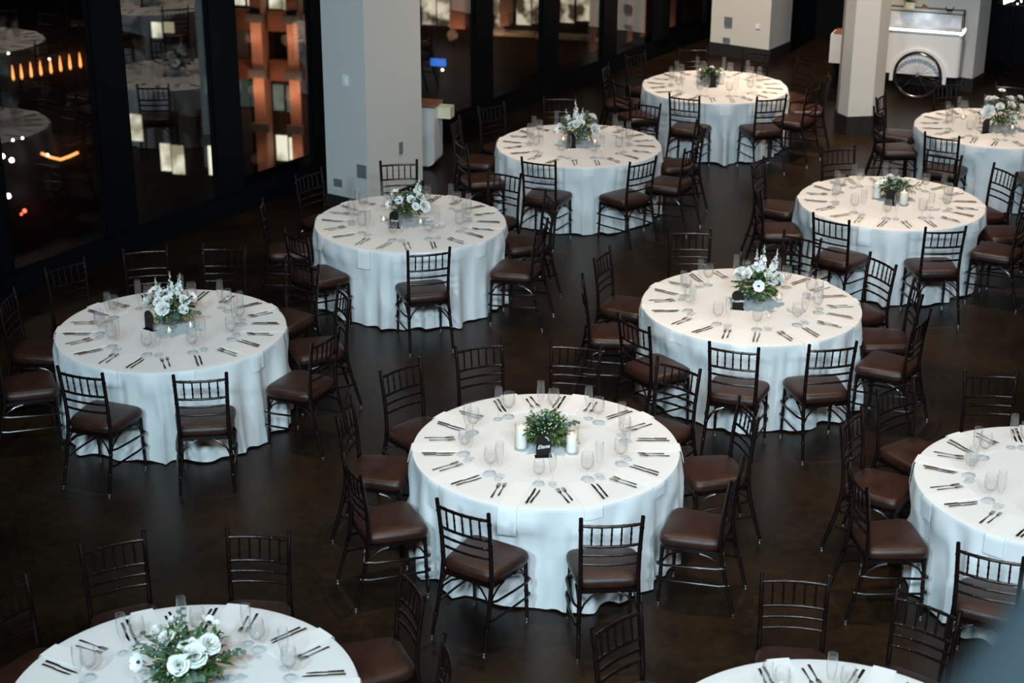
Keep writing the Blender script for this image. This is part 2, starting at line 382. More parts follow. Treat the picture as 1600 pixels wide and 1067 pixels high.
for z in (1.209,):
    mb.box(-.605,.535,.069,.081,z-.006,z+.006); mb.box(-.605,.535,.419,.431,z-.006,z+.006); mb.box(.529,.541,.081,.419,z-.006,z+.006); mb.box(-.611,-.599,.081,.419,z-.006,z+.006)
part('case_frame', mb, M_['metal_dark'], case)
part('case_lining', MB().box(-.59,.52,.405,.418,.942,1.198).box(-.59,.52,.09,.404,.942,.957), M_['marble'], case)
part('led_strip', MB().box(-.62,.55,.055,.064,.925,.962).box(.55,.558,.064,.43,.925,.962), M_['led'], case)
point('case_lamp', (0, 0, 0), .5, (.85,.94,1), .04).location = (WC.x + CD.x*.0 + .25*.34, WC.y + .25*.94, 1.13)
# things standing on the case
cm = cart.location
def on_cart(x, y, z): return (WC.x + CD.x*x + (-CD.y)*y, WC.y + CD.y*x + CD.x*y, z)
def leaf_patch(mb, p, d, up, L, Wd, n=3, bend=.25, round_=False):
    """one leaf: spine of n+1 rows, three columns"""
    p, d, up = Vector(p), Vector(d).normalized(), Vector(up)
    s_ = d.cross(up)
    if s_.length < 1e-4: s_ = d.cross(Vector((1,0,.1)))
    s_.normalize(); nn = s_.cross(d).normalized()
    vs = []; fs = []
    for i in range(n+1):
        t = i/n
        w = Wd*(sin(pi*min(1, .08+t*.92))**(.55 if round_ else .9))*.5 + .0005
        c = p + d*L*t - nn*bend*L*t*t
        vs += [c - s_*w + nn*w*.25, c, c + s_*w + nn*w*.25]
    for i in range(n):
        b = i*3; fs += [(b, b+1, b+4, b+3), (b+1, b+2, b+5, b+4)]
    mb.add(vs, fs)
pt = thing('potted_plant', 'small leafy green plant in a pot on top of the lit cart', 'plant', on_cart(-.23,.25,1.2151))
part('pot', MB().lathe([(.05,0),(.075,.005),(.085,.10),(.078,.10),(.07,.09),(0,.088)], 16), M_['cream'], pt, True)
mb = MB(); rg = R_(5)
for k in range(130):
    a = rg.uniform(0,2*pi); e_ = rg.uniform(0,1.4); d = Vector((cos(a)*cos(e_), sin(a)*cos(e_), sin(e_)))
    leaf_patch(mb, Vector((0,0,.10))+d*rg.uniform(.01,.09), d, (0,0,1), .05, .028)
part('foliage', mb, M_['euc'], pt, True)
cn = tag(obj('paper_cone', MB().tube([(-.06,0,.055),(.055,0,.012)], [.04,.006], 12).mesh('paper_cone', M_['tray'], True)), 'brown paper cone lying on top of the lit cart', 'paper cone'); cn.location = on_cart(.02,.22,1.2151); cn.location.z = 1.2 + .013
bw = tag(obj('scoop_rest', MB().tube([(-.06,0,.06),(-.035,0,.02),(.035,0,.02),(.06,0,.06)], .008, 8).box(-.04,.04,-.02,.02,0,.013).mesh('scoop_rest', M_['metal_dark'])), 'small dark metal cradle on the end of the lit cart top', 'holder'); bw.location = on_cart(.33,.25,1.2151)

# glowing beads added in place of the cart light's reflection in the rear wall
lp = thing('cart_reflection', 'sparkling white glow standing in for the cart light reflected in the dark rear wall', 'lamp', (7.476, 25.286, 0))
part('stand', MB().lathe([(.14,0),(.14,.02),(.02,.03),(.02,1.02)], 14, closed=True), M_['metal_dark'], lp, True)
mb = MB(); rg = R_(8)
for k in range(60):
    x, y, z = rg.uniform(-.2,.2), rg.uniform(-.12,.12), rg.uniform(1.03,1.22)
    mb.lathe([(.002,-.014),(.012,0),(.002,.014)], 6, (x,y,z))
part('glint_beads', mb, M_['whitelamp'], lp)
part('glint_ring', MB().lathe([(.22,0),(.225,0),(.225,.02),(.22,.02)], 20, (0,0,1.02)), M_['metal_dark'], lp)

# pale railing close in front of the gallery
rl = tag(obj('gallery_railing', MB().tube([(.64,1.395,5.374),(.41,1.004,5.20),(.295,.874,5.146),(.20,.75,5.09),(.02,.5,4.98)], .047, 20).mesh('gallery_railing', M_['rail'], True)), 'blurred pale blue gallery handrail in the lower corner close to the camera', 'railing')

# ---------------------------------------------------------------- city beyond the glass
K = 1.54
CP = Vector((-9.1818, 64.348)); CE = Vector((.975, -.22)); CN = Vector((.22, .975))
def city(s, o): q = (CP + CE*s)*K + CN*o; return q
def czz(z): return 5.7845 + (z-5.7845)*K
def cbox(s0, s1, z0, z1, o0, o1):
    a, b = city(s0, 0), city(s1, 0)
    return [tuple(a+CN*o0), tuple(b+CN*o0), tuple(b+CN*o1), tuple(a+CN*o1)], czz(z0), czz(z1)
bd = thing('office_building', 'terracotta office tower with floodlit pilasters beyond the glass wall', 'building', tuple(city(4, 4)) + (czz(-30),))
def cpart(name, rects, mt, par, o0, o1):
    mb = MB()
    for (s0, s1, z0, z1) in rects:
        p, a, b = cbox(s0, s1, z0, z1, o0, o1); mb.prism(p, a, b)
    o = part(name, mb, mt, par); o.matrix_parent_inverse = par.matrix_world.inverted() if False else Matrix.Translation(-par.location); return o
cpart('wall', [(-1.65, 12.9, -30, 2.5)], M_['brick'], bd, 0, 12)
cpart('grey_bay', [(-1.63,-.98,-8.54,-6.72),(-1.63,-1.04,-13.3,-10.61)], M_['greywall'], bd, -.25, -.01)
for r in [(-.66,-.22,-13.2,-4.5),(.80,1.24,-13.2,-4.5),(2.2,2.8,-13.2,-4.5),(7.16,7.75,-6.9,-4.2),(9.06,9.4,-6.7,-4.2),(12.4,12.6,-7.5,-4.2)]:
    pl = cpart('pilaster', [r], M_['terracotta'], bd, -1.1, -.01)
for (s0, s1) in [(-1.6,-.73),(-.13,.74),(1.33,2.19)]:
    for (z0, z1) in [(-9.35,-8.57),(-7.43,-6.67)]:
        cpart('spandrel', [(s0,s1,z0,z1)], M_['brown_clad'], bd, -.5, -.01)
for (s, zz) in [(-.43,-6.86),(-.43,-8.98),(-.43,-11.1),(1.03,-6.86),(1.03,-8.98),(1.03,-11.1)]:
    cpart('capital', [(s-.36,s+.36,zz-.16,zz+.16)], M_['greywall'], bd, -1.35, -1.11)
cpart('ledge', [(8.7,10.3,-7.12,-6.98),(10.35,12.8,-7.14,-7.0)], M_['cream'], bd, -.8, -.01)
def wins(rects, mt, par, o=-.12):
    for r in rects: cpart('window', [r], mt, par, o, o+.10)
wins([(-1.5,-1.09,-6.54,-5.8),(-.96,-.74,-6.56,-5.8),(-.1,.38,-6.61,-5.8),(.44,.73,-6.64,-5.8),(1.43,1.8,-6.65,-5.8),(-.09,.36,-12.59,-11.58),(.44,.74,-12.55,-11.65)], M_['win_bright'], bd)
wins([(5.93,6.45,-6.93,-5.3),(6.52,6.99,-6.95,-5.3),(8.72,9.01,-6.85,-5.3),(9.55,10.08,-6.76,-5.3),(10.15,10.37,-6.69,-5.3),(11.2,11.7,-6.6,-5.3),(11.8,12.27,-6.51,-5.3)], M_['win_clutter'], bd)
wins([(-1.57,-1.12,-10.51,-9.44),(-1.06,-.74,-10.48,-9.49),(-.12,.3,-10.58,-9.56),(.43,.73,-10.62,-9.58)], M_['win_dim'], bd)
wins([(-1.01,-.74,-8.50,-7.5),(-.12,.73,-8.50,-7.5)], M_['win_dark'], bd)
b3 = thing('distant_block', 'grey block with thin orange lit edges far beyond the window wall', 'building', tuple(city(14.8, 4)) + (czz(-30),))
cpart('wall', [(13.1,16.6,-30,2)], M_['brick'], b3, 0, 8)
cpart('panel', [(13.3,13.76,-6.76,-4.8)], M_['greywall'], b3, -.3, -.01)
for r in [(13.77,13.94,-7.54,-4.8),(14.24,14.38,-7.29,-4.8),(15.28,15.49,-6.88,-4.8)]: cpart('pilaster', [r], M_['terracotta'], b3, -.8, -.01)
b4 = thing('low_building', 'dark low building with a few lit office windows behind the first glass panes', 'building', tuple(city(-5, 4)) + (czz(-30),))
cpart('wall', [(-12.9,-1.9,-30,-7.2)], M_['brick'], b4, .3, 9)
wins([(-5.08,-4.68,-8.02,-7.42),(-4.56,-4.16,-7.8,-7.39),(-6.48,-5.84,-12.24,-11.16),(-5.12,-4.7,-13.41,-12.29),(-4.63,-4.13,-13.51,-12.33),(-3.07,-2.63,-13.45,-12.26)], M_['win_bright'], b4, .17)
wins([(-3.02,-2.64,-10.14,-9.48)], M_['win_dim'], b4, .17)
for oi, (x, z) in enumerate(zip((-11.15,-10.77,-10.34,-9.91,-9.46,-9.03,-8.61,-8.16,-7.74), (-9.73,-9.66,-9.56,-9.46,-9.36,-9.25,-9.15,-9.05,-8.95))):
    q = city(x, -.1); o = tag(obj('wall_uplight', MB().lathe([(.02,0),(.085,.12),(.07,.45),(.015,.95)], 8, closed=True).mesh('wall_uplight', M_['orange'], True)), '%s orange facade uplight counted from the low end of the rising row' % ['first','second','third','fourth','fifth','sixth','seventh','eighth','ninth'][oi], 'lamp', 'orange uplights on the dark facade')
    o.location = (q.x, q.y, czz(z)-.45)
dots = [(-11.83,-13.12,'w',.15),(-11.44,-13.26,'w',.15),(-11.29,-12.41,'w',.07),(-10.85,-12.3,'w',.07),(-9.81,-12.93,'w',.07),(-11.77,-14.81,'w',.16),(-11.11,-15.4,'r',.13),(-11.27,-15.55,'r',.08),(-9.31,-8.99,'w',.06),(-11.07,-8.85,'w',.06),(6.89,-8.45,'w',.06),(6.01,-8.89,'w',.05)]
for i, (x, z, c, r) in enumerate(dots):
    q = city(x, -.6 if x < 0 else -1.2)
    o = tag(obj('street_light', MB().lathe([(.01,-r),(r*.7,-r*.7),(r,0),(r*.7,r*.7),(.01,r)], 8, closed=True).mesh('street_light', M_['redlamp'] if c == 'r' else M_['whitelamp'], True)),
        ['larger white city light at the frame edge, level with the amber strip', 'larger white city light between the frame edge and the amber strip', 'small upper white light of the pair above the amber strip', 'small lower white light of the pair above the amber strip',
         'small white light touching the amber strip outside', 'lone white city light above the red traffic lights', 'larger upper red traffic light far below the glass', 'smaller lower red traffic light far below the glass',
         'small white light among the middle orange uplights', 'small white light just above the lowest orange uplights', 'tiny white light beside the glowing blue sign', 'tiny white light below the glowing blue sign'][i], 'street light', 'red traffic lights' if c == 'r' else 'white city lights outside')
    o.location = (q.x, q.y, czz(z))
pts = [tuple(city(x, -.5)) + (czz(z),) for x, z in [(-10.12,-12.9),(-9.74,-13.04),(-9.29,-13.11),(-8.88,-12.95),(-8.5,-12.77)]]
tag(obj('lit_awning', MB().tube(pts, .085, 8).mesh('lit_awning', M_['orange'], True)), 'curved amber strip light outside below the glass wall', 'light')
p, a, b = cbox(6.32, 6.89, -8.41, -8.15, -.6, -.4); tag(obj('blue_sign', MB().prism(p, a, b).mesh('blue_sign', M_['bluelamp'])), 'glowing blue sign blurred outside beyond the thick pillar', 'sign')
for (s, z, e) in [(-.43,-7.5,95),(1.03,-7.5,95),(-.43,-9.5,120),(1.03,-9.6,120),(1.03,-12.0,45),(-.43,-12.2,12),(7.45,-7.0,55),(9.2,-6.75,40),(13.6,-7.6,45),(15.3,-7,40)]:
    q = city(s, -2.1); point('facade_lamp', (q.x, q.y, czz(z)), e*.6, (1, .50, .30), .3)

# ---------------------------------------------------------------- chair
def make_chair():
    t = thing('ballroom_chair', 'x', 'chair')
    w = M_['wood']
    def rings(mb, pts, ks, r):
        pts = [Vector(p) for p in pts]
        for k in ks:
            i = min(int(k*(len(pts)-1)), len(pts)-2); f = k*(len(pts)-1)-i
            c = pts[i].lerp(pts[i+1], f); dr = (pts[i+1]-pts[i]).normalized()*.006
            mb.tube([c-dr, c, c+dr], [r*.9, r, r*.9], 8, False)
    # cushion: rounded trapezoid
    mb = MB(); N = 40; rows = []
    def outline(sc, z):
        o = []
        for k in range(N):
            a = 2*pi*k/N; ca, sa = cos(a), sin(a); ex = .32
            x = abs(ca)**ex*(1 if ca > 0 else -1); y = abs(sa)**ex*(1 if sa > 0 else -1)
            hw = .212 + .020*y*1.0
            o.append((x*hw*sc, (.0 + y*.205)*sc + .012, z))
        return o
    for sc, z in [(.94,.437),(1.0,.445),(1.022,.462),(1.022,.480),(1.0,.498),(.955,.509),(.87,.516),(.5,.523),(.15,.525)]: rows.append(outline(sc, z))
    vs = [p for r in rows for p in r]; fs = []
    for i in range(len(rows)-1):
        for k in range(N): fs.append((i*N+k, i*N+(k+1)%N, (i+1)*N+(k+1)%N, (i+1)*N+k))
    fs.append(tuple(range(N-1,-1,-1))); fs.append(tuple((len(rows)-1)*N+k for k in range(N)))
    mb.add(vs, fs); part('seat_cushion', mb, M_['leather'], t, True)
    fr = MB()
    a = [(-.200,.200),(.200,.200),(.180,-.185),(-.180,-.185)]
    fr.prism([(x*1.0, y) for x, y in a][::-1], .405, .436)
    part('seat_frame', fr, w, t)
    for s in (-1, 1):
        P = [(s*.196,.190,.43),(s*.199,.194,.22),(s*.203,.200,.012)]
        mb = MB().tube(P, [.0145,.0135,.0115], 8); rings(mb, P, (.25,.5,.7), .0165)
        lg = part('leg', mb, w, t, True)
        part('glide', MB().lathe([(.012,0),(.014,.004),(.013,.014)], 8, (s*.203,.200,0), True), M_['glide'], lg)
        P = [(s*.198,-.300,.012),(s*.194,-.268,.13),(s*.188,-.226,.28),(s*.183,-.198,.42),(s*.180,-.190,.52),(s*.182,-.200,.68),(s*.186,-.220,.84),(s*.190,-.238,.962)]
        mb = MB().tube(P, [.0115,.0135,.0145,.0155,.0155,.0145,.014,.0135], 8); rings(mb, P, (.16,.3,.43,.62,.75,.9), .0172)
        bp = part('back_post', mb, w, t, True)
        part('glide', MB().lathe([(.012,0),(.014,.004),(.013,.014)], 8, (s*.198,-.300,0), True), M_['glide'], bp)
    def bow(z, y, hw, dep, n=8): return [(hw*(2*i/n-1), y - dep*(1-(2*i/n-1)**2), z) for i in range(n+1)]
    for nm, z, y, r in (('top_rail',.905,-.229,.0105),('back_rail',.757,-.210,.0095),('back_rail',.690,-.201,.0088),('back_rail',.622,-.195,.0088)):
        P = bow(z, y, .182, .022); mb = MB().tube(P, r, 8); rings(mb, P, (.12,.3,.5,.7,.88), r*1.25); part(nm, mb, w, t, True)
    for k in range(5):
        x = -.122 + .061*k; q = 1-(x/.182)**2
        P = [(x, -.210-.022*q, .757), (x, -.229-.022*q, .905)]
        mb = MB().tube(P, .0065, 6); rings(mb, P, (.3,.6), .0085); part('spindle', mb, w, t, True)
    for s in (-1, 1):
        for zf, zb in ((.30,.33),(.19,.21)):
            yb = -.225 if zb > .3 else -.262
            P = [(s*.190, yb, zb), (s*.212, yb+.06, zb-.004), (s*.222, 0, (zf+zb)/2), (s*.222,.17,zf),(s*.214,.214,zf),(s*.196,.222,zf),(s*.185,.205,zf)]
            part('stretcher', MB().tube(P, .0082, 6), w, t, True)
        for (x0, y0, z0, x1, y1, z1) in [(s*.198,.192,.30,s*.198,.05,.408),(s*.190,-.225,.30,s*.19,-.06,.408),(s*.197,.195,.29,s*.06,.192,.408),(s*.190,-.23,.28,s*.06,-.18,.408)]:
            P = [(x0,y0,z0),(x0+(x1-x0)*.25,y0+(y1-y0)*.25,z0+(z1-z0)*.55),(x0+(x1-x0)*.6,y0+(y1-y0)*.6,z0+(z1-z0)*.87),(x1,y1,z1)]
            part('brace', MB().tube(P, .0072, 6), w, t, True)
    index_kids(t); return t
CHAIR = make_chair()

TB = {
'T1' : ((0.236, 10.477), [(247, 1.37, -9), (285, 1.45, -10), (329, 1.42, 12), (10, 1.44, 3), (46, 1.44, 4), (80, 1.45, -1), (109, 1.5, 4), (137, 1.45, -3), (171, 1.42, -1), (208, 1.44, -5)]) ,
'T2' : ((-2.746, 12.656), [(253, 1.39, -3), (289, 1.48, -11), (335, 1.45, -2), (14, 1.41, 6), (83, 1.53, 2), (109, 1.53, -4), (137, 1.51, -2), (171, 1.4, 6), (50, 1.45, 4), (206, 1.42, -3)]) ,
'T3' : ((-0.98, 15.463), [(224, 1.37, -4), (280, 1.41, 6), (332, 1.42, 11), (10, 1.37, 3), (50, 1.40, 9), (98, 1.46, 1), (137, 1.5, 6), (183, 1.42, 3)]) ,
'T4' : ((0.735, 18.261), [(250, 1.37, -3), (296, 1.42, 14), (329, 1.38, 3), (8, 1.39, 0), (97, 1.48, -6), (55, 1.45, 3), (133, 1.45, -4), (167, 1.42, 2), (203, 1.42, -3)]) ,
'T5' : ((2.559, 21.064), [(248, 1.37, -3), (292, 1.41, -6), (325, 1.37, 1), (61, 1.42, -2), (28, 1.42, 1), (355, 1.42, -2), (96, 1.42, 3), (132, 1.42, 2), (168, 1.42, -3), (206, 1.38, 2)]) ,
'T6' : ((5.594, 19.087), [(180, 1.37, 5), (230, 1.37, 11), (147, 1.42, 6), (280, 1.4, -5), (99, 1.44, 4), (68, 1.44, -3)]) ,
'T7' : ((3.782, 16.168), [(234, 1.37, -3), (278, 1.42, -3), (354, 1.37, 11), (55, 1.37, -2), (102, 1.41, 2), (148, 1.46, 6), (185, 1.37, -2), (322, 1.4, 4), (24, 1.4, -3)]) ,
'T8' : ((2.006, 13.256), [(220, 1.37, -4), (257, 1.43, -6), (288, 1.42, -7), (328, 1.47, 0), (356, 1.37, 2), (27, 1.37, -3), (64, 1.42, -13), (105, 1.48, -14), (148, 1.44, 8), (180, 1.41, 1)]) ,
'T9' : ((3.585, 9.94), [(238, 1.47, 5), (191, 1.4, -4), (153, 1.4, -5), (124, 1.47, 2), (93, 1.45, -3)]) ,
'T10' : ((-1.709, 7.469), [(116, 1.48, 2), (82, 1.45, 3), (147, 1.37, 1), (36, 1.43, -14), (4, 1.38, 2)]) ,
'T11' : ((1.593, 6.927), [(89, 1.48, -5), (59, 1.4, -8), (135, 1.44, -1)]) ,
'T12' : ((6.1, 13.2), [(171, 1.6, -6)]) ,
}
WHICH = {'T1': 'centre table with pillar candles', 'T2': 'window-side table with tall bouquet', 'T3': 'table before the thick pillar', 'T4': 'table past the thick pillar',
 'T5': 'rearmost table', 'T6': 'table below the white cart', 'T7': 'table below the slim pillar', 'T8': 'table with white-lettered arch sign', 'T9': 'table cropped by the frame',
 'T10': 'cropped table with white roses', 'T11': 'table showing only its rim', 'T12': 'table outside the frame'}
PHASE = {'T1': 252, 'T2': 252, 'T3': 280, 'T4': 274, 'T5': 270, 'T6': 248, 'T7': 280, 'T8': 257, 'T9': 193, 'T10': 79, 'T11': 98}
HOURS = ['twelve','one','two','three','four','five','six','seven','eight','nine','ten','eleven']
def hour_names(angs):
    used = {}; out = {}
    for a in sorted(angs):
        h = ((90-a)/30) % 12; k = round(h) % 12
        if k in used:
            for alt in sorted(range(12), key=lambda q: min((q-h) % 12, (h-q) % 12)):
                if alt not in used: k = alt; break
        used[k] = 1; out[a] = HOURS[k]
    return out
first = True
for T, ((cx, cy), L) in TB.items():
    hn = hour_names([a for a, r, y in L])
    for (a, r, y) in L:
        ax = RD(a); f = RD(a+180+y); px, py = cx + r*cos(ax), cy + r*sin(ax)      # middle of the top rail
        ox, oy = px + cos(f)*.238, py + sin(f)*.238
        lab = "mahogany chair with brown padded seat at %s o'clock of the %s" % (hn[a], WHICH[T])
        if T == 'T12': lab = 'dark mahogany chair at the frame side, its table out of view'
        g = 'mahogany chairs around the round tables'
        if first: CHAIR.location = (ox, oy, 0); CHAIR.rotation_euler = (0,0,f-pi/2); tag(CHAIR, lab, 'chair', g); first = False
        else: dup(CHAIR, (ox, oy, 0), f-pi/2, lab, g)

# ---------------------------------------------------------------- tables and cloths
RT = .915; ZT = .76
def cloth_fn(T):
    rg = R_(sum(map(ord, T))*7+3); L = TB[T][1]
    ph = [rg.uniform(0, 2*pi) for _ in range(5)]
    ns = [9, 14, 19, 27, 5]; am = [.8, 1.0, .7, .35, .4]
    fr = []
    for (a, r, y) in L:
        qx = r*cos(RD(a)) + .463*cos(RD(a+180+y)); qy = r*sin(RD(a)) + .463*sin(RD(a+180+y))
        fr.append((atan2(qy, qx), hypot(qx, qy)-.006-.2*abs(sin(RD(y)))))
    def F(th):
        v = sum(am[i]*cos(ns[i]*th+ph[i]+.6*sin(th*3+ph[(i+1)%5])) for i in range(5))/1.9
        return math.tanh(1.7*v)
    def rad(th, t):   # t: 0 at the table edge, 1 at the hem
        z = ZT-.012-(ZT-.02)*t
        am_ = .088*t**.75
        r = RT + .004 + .05*t + F(th)*am_
        if r < RT+.003 - .05*t: r = RT+.003-.05*t
        for (a, rf) in fr:
            dth = abs((th-a+pi) % (2*pi)-pi)
            if dth > .42 or z > .60: continue
            if z > .36:
                k = 1 if dth < .29 else max(0, 1-(dth-.29)/.11); k *= min(1, (.60-z)/.05); lim = rf-.006
            else:
                q = max(0, 1-(z-.28)/.08) if z > .28 else 1          # below the seat the cloth billows out between the legs
                leg = math.exp(-((dth-.215)/.095)**2); k = 1 if dth < .33 else max(0, 1-(dth-.33)/.05)
                lim = rf-.006 + q*(.036*(1-leg)**1.5)
            if r > lim: r = r + (lim-r)*k
        return r
    def hemz(th): return .008 + .012*(1+F(th+.11))*.5
    return rad, hemz, F
def fine_cloth(T):
    (cx, cy), L = TB[T]; rad, hemz, F = cloth_fn(T); N = 300; mb = MB(); vs = []; fs = []
    rings = [.25, .55, .8, .93, .985, 1.0]
    vs.append((0,0,ZT))
    for q in rings:
        for k in range(N):
            th = 2*pi*k/N; vs.append((RT*q*cos(th), RT*q*sin(th), ZT if q < 1 else ZT-.003))
    ts = [0, .03, .08, .15, .24, .34, .44, .54, .63, .72, .81, .9, .96, 1.0]
    for t in ts:
        for k in range(N):
            th = 2*pi*k/N; r = rad(th, t); z = ZT-.012 - (ZT-.012-hemz(th))*t
            vs.append((r*cos(th), r*sin(th), z))
    for k in range(N): fs.append((0, 1+k, 1+(k+1)%N))
    for i in range(len(rings)+len(ts)-1):
        b = 1+i*N
        for k in range(N): fs.append((b+k, b+N+k, b+N+(k+1)%N, b+(k+1)%N))
    mb.add(vs, fs); return mb
def table(T):
    (cx, cy), L = TB[T]
    t = thing('round_table', 'round folding table hidden under the cloth of the %s' % WHICH[T], 'table', (cx, cy, 0), 0, 'round banquet tables')
    part('tabletop', MB().lathe([(.02,.728),(RT-.006,.728),(RT-.006,.752),(.02,.752)], 48, closed=True), M_['tbl'], t)
    for k in range(4):
        a = pi/4+k*pi/2; part('leg', MB().tube([(.5*cos(a),.5*sin(a),0),(.46*cos(a),.46*sin(a),.727)], .014, 8), M_['metal_dark'], t, True)
    c = obj('tablecloth', fine_cloth(T).mesh('tablecloth', M_['cloth'], True), None, (cx, cy, 0))
    tag(c, 'white floor-length cloth draped over the %s' % WHICH[T], 'tablecloth', 'white round tablecloths')
for T in list(TB)[:11]: table(T)

# ---------------------------------------------------------------- place settings
def make_fork(L_):
    s = L_/.2; v = []
    mb = MB()
    P = [(0,-.100,.003),(0,-.06,.004),(0,-.01,.006),(0,.035,.005)]
    W_ = [.0078,.0068,.0036,.003]
    for i in range(3):
        a, b = P[i], P[i+1]; wa, wb = W_[i]*s, W_[i+1]*s; h = .0022
        mb.add([(-wa,a[1]*s,a[2]-h/2),(wa,a[1]*s,a[2]-h/2),(wb,b[1]*s,b[2]-h/2),(-wb,b[1]*s,b[2]-h/2),(-wa,a[1]*s,a[2]+h),(wa,a[1]*s,a[2]+h),(wb,b[1]*s,b[2]+h),(-wb,b[1]*s,b[2]+h)],
               [(0,3,2,1),(4,5,6,7),(0,1,5,4),(1,2,6,5),(2,3,7,6),(3,0,4,7)])
    mb.add([(-.004*s,.033*s,.004),(.004*s,.033*s,.004),(.0125*s,.055*s,.006),(-.0125*s,.055*s,.006),(-.004*s,.033*s,.007),(.004*s,.033*s,.007),(.0125*s,.055*s,.009),(-.0125*s,.055*s,.009)],
           [(0,3,2,1),(4,5,6,7),(0,1,5,4),(1,2,6,5),(2,3,7,6),(3,0,4,7)])
    for k in range(4):
        x = (-.0105+.007*k)*s
        mb.add([(x-.0018*s,.054*s,.006),(x+.0018*s,.054*s,.006),(x+.0012*s,.100*s,.011),(x-.0012*s,.100*s,.011),(x-.0018*s,.054*s,.009),(x+.0018*s,.054*s,.009),(x+.0012*s,.100*s,.013),(x-.0012*s,.100*s,.013)],
               [(0,3,2,1),(4,5,6,7),(0,1,5,4),(1,2,6,5),(2,3,7,6),(3,0,4,7)])
    return mb
def make_knife(L_):
    s = L_/.24; mb = MB()
    pr = [(-.009,-.12),(.009,-.12),(.0075,-.02),(.008,-.005),(.0105,.02),(.011,.07),(.006,.108),(-.002,.12),(-.006,.10),(-.0055,-.005),(-.0075,-.02)]
    mb.prism([(x*s,y*s) for x, y in pr[:3]] + [(-.0075*s,-.02*s)], .0005, .008)
    mb.prism([(.0074*s,-.021*s),(.008*s,-.005*s),(.0105*s,.02*s),(.011*s,.07*s),(.006*s,.108*s),(-.002*s,.12*s),(-.006*s,.10*s),(-.0055*s,-.005*s),(-.0074*s,-.021*s)], .002, .0045)
    return mb
FORK = make_fork(.205).mesh('dinner_fork', M_['steel']); SFORK = make_fork(.18).mesh('salad_fork', M_['steel'])
KNIFE = make_knife(.235).mesh('dinner_knife', M_['steel']); SKNIFE = make_knife(.205).mesh('butter_knife', M_['steel'])
def make_goblet():
    t = thing('water_goblet', 'x', 'glass')
    prof = [(.036,.003),(.020,.007),(.006,.013),(.0045,.022),(.0045,.052),(.008,.060),(.022,.068),(.034,.082),(.0395,.102),(.040,.122),(.037,.145),(.0335,.168),(.0325,.171),(.0318,.168),(.0355,.145),(.0385,.122),(.038,.102),(.0325,.083),(.020,.070),(.002,.066)]
    part('bowl', MB().lathe(prof, 18), M_['glass'], t, True)
    part('water', MB().lathe([(.004,.0675),(.0195,.0712),(.0318,.084),(.0372,.102),(.0376,.118),(.030,.1185),(.004,.1182)], 18, closed=True), M_['water'], t, True)
    index_kids(t); return t
def make_flute():
    prof = [(.0325,.003),(.016,.007),(.005,.013),(.004,.03),(.004,.062),(.007,.074),(.016,.095),(.0235,.13),(.0255,.165),(.0245,.20),(.023,.222),(.0222,.224),(.0218,.221),(.0235,.19),(.0242,.165),(.022,.13),(.0145,.096),(.002,.080)]
    o = obj('champagne_flute', MB().lathe(prof, 16).mesh('champagne_flute', M_['glass'], True)); o['category'] = 'glass'; KIDS[o.name] = []; return o
GOB = make_goblet(); FLU = make_flute(); firstg = [True]
def sing(name, me, cat, loc, rz, label, group):
    o = obj(name, me, None, loc, rz); return tag(o, label, cat, group)
def napkin(T, th, hang, w, rin, label):
    (cx, cy), L = TB[T]; rad, hemz, F = cloth_fn(T)
    nU = 8; rows = []
    ux, uy = cos(th), sin(th); sx, sy = -sin(th), cos(th)
    vs = []
    steps = [(rin + (RT+.004-rin)*k/5, None) for k in range(5)]
    for r0, _ in steps:
        for j in range(nU+1):
            q = (j/nU-.5)*w
            x, y = ux*r0 + sx*q, uy*r0 + sy*q; lim = RT-.004; rr = hypot(x, y)
            if rr > lim: x, y = x*lim/rr, y*lim/rr
            vs.append((x, y, ZT+.004))
    zs = [ZT+.004, ZT-.012] + [ZT-.012-hang*k/5 for k in range(1, 6)]
    for i, z in enumerate(zs):
        for j in range(nU+1):
            q = (j/nU-.5)*w; ph = th + q/RT
            t = (ZT-.012-z)/(ZT-.012) if z < ZT-.012 else 0
            r = max(rad(ph, t), RT+.004) + (.004 if i == 0 else .013)
            vs.append((r*cos(ph), r*sin(ph), z))
    n = nU+1; fs = []
    for i in range(len(vs)//n-1):
        for j in range(nU): fs.append((i*n+j, (i+1)*n+j, (i+1)*n+j+1, i*n+j+1))
    # second layer slightly in, so that the folded cloth has thickness
    nv = len(vs); vs2 = []
    for i, v in enumerate(vs):
        if i // n < 5: vs2.append((v[0], v[1], v[2]-.003))
        else:
            rr = hypot(v[0], v[1]); vs2.append((v[0]*(rr-.003)/rr, v[1]*(rr-.003)/rr, v[2]-(.002 if i//n == 5 else 0)))
    fs2 = [tuple(nv+a for a in f[::-1]) for f in fs]; m_ = len(vs)//n
    edge = [(j, j+1) for j in range(nU)] + [(i*n+nU, (i+1)*n+nU) for i in range(m_-1)] + [((m_-1)*n+j+1, (m_-1)*n+j) for j in range(nU)] + [((i+1)*n, i*n) for i in range(m_-1)]
    fs3 = [(a, b, nv+b, nv+a) for a, b in edge]
    o = obj('napkin', MB().add(vs+vs2, fs+fs2+fs3).mesh('napkin', M_['napkin'], True), None, (cx, cy, 0))
    tag(o, label, 'napkin', 'folded white napkins')
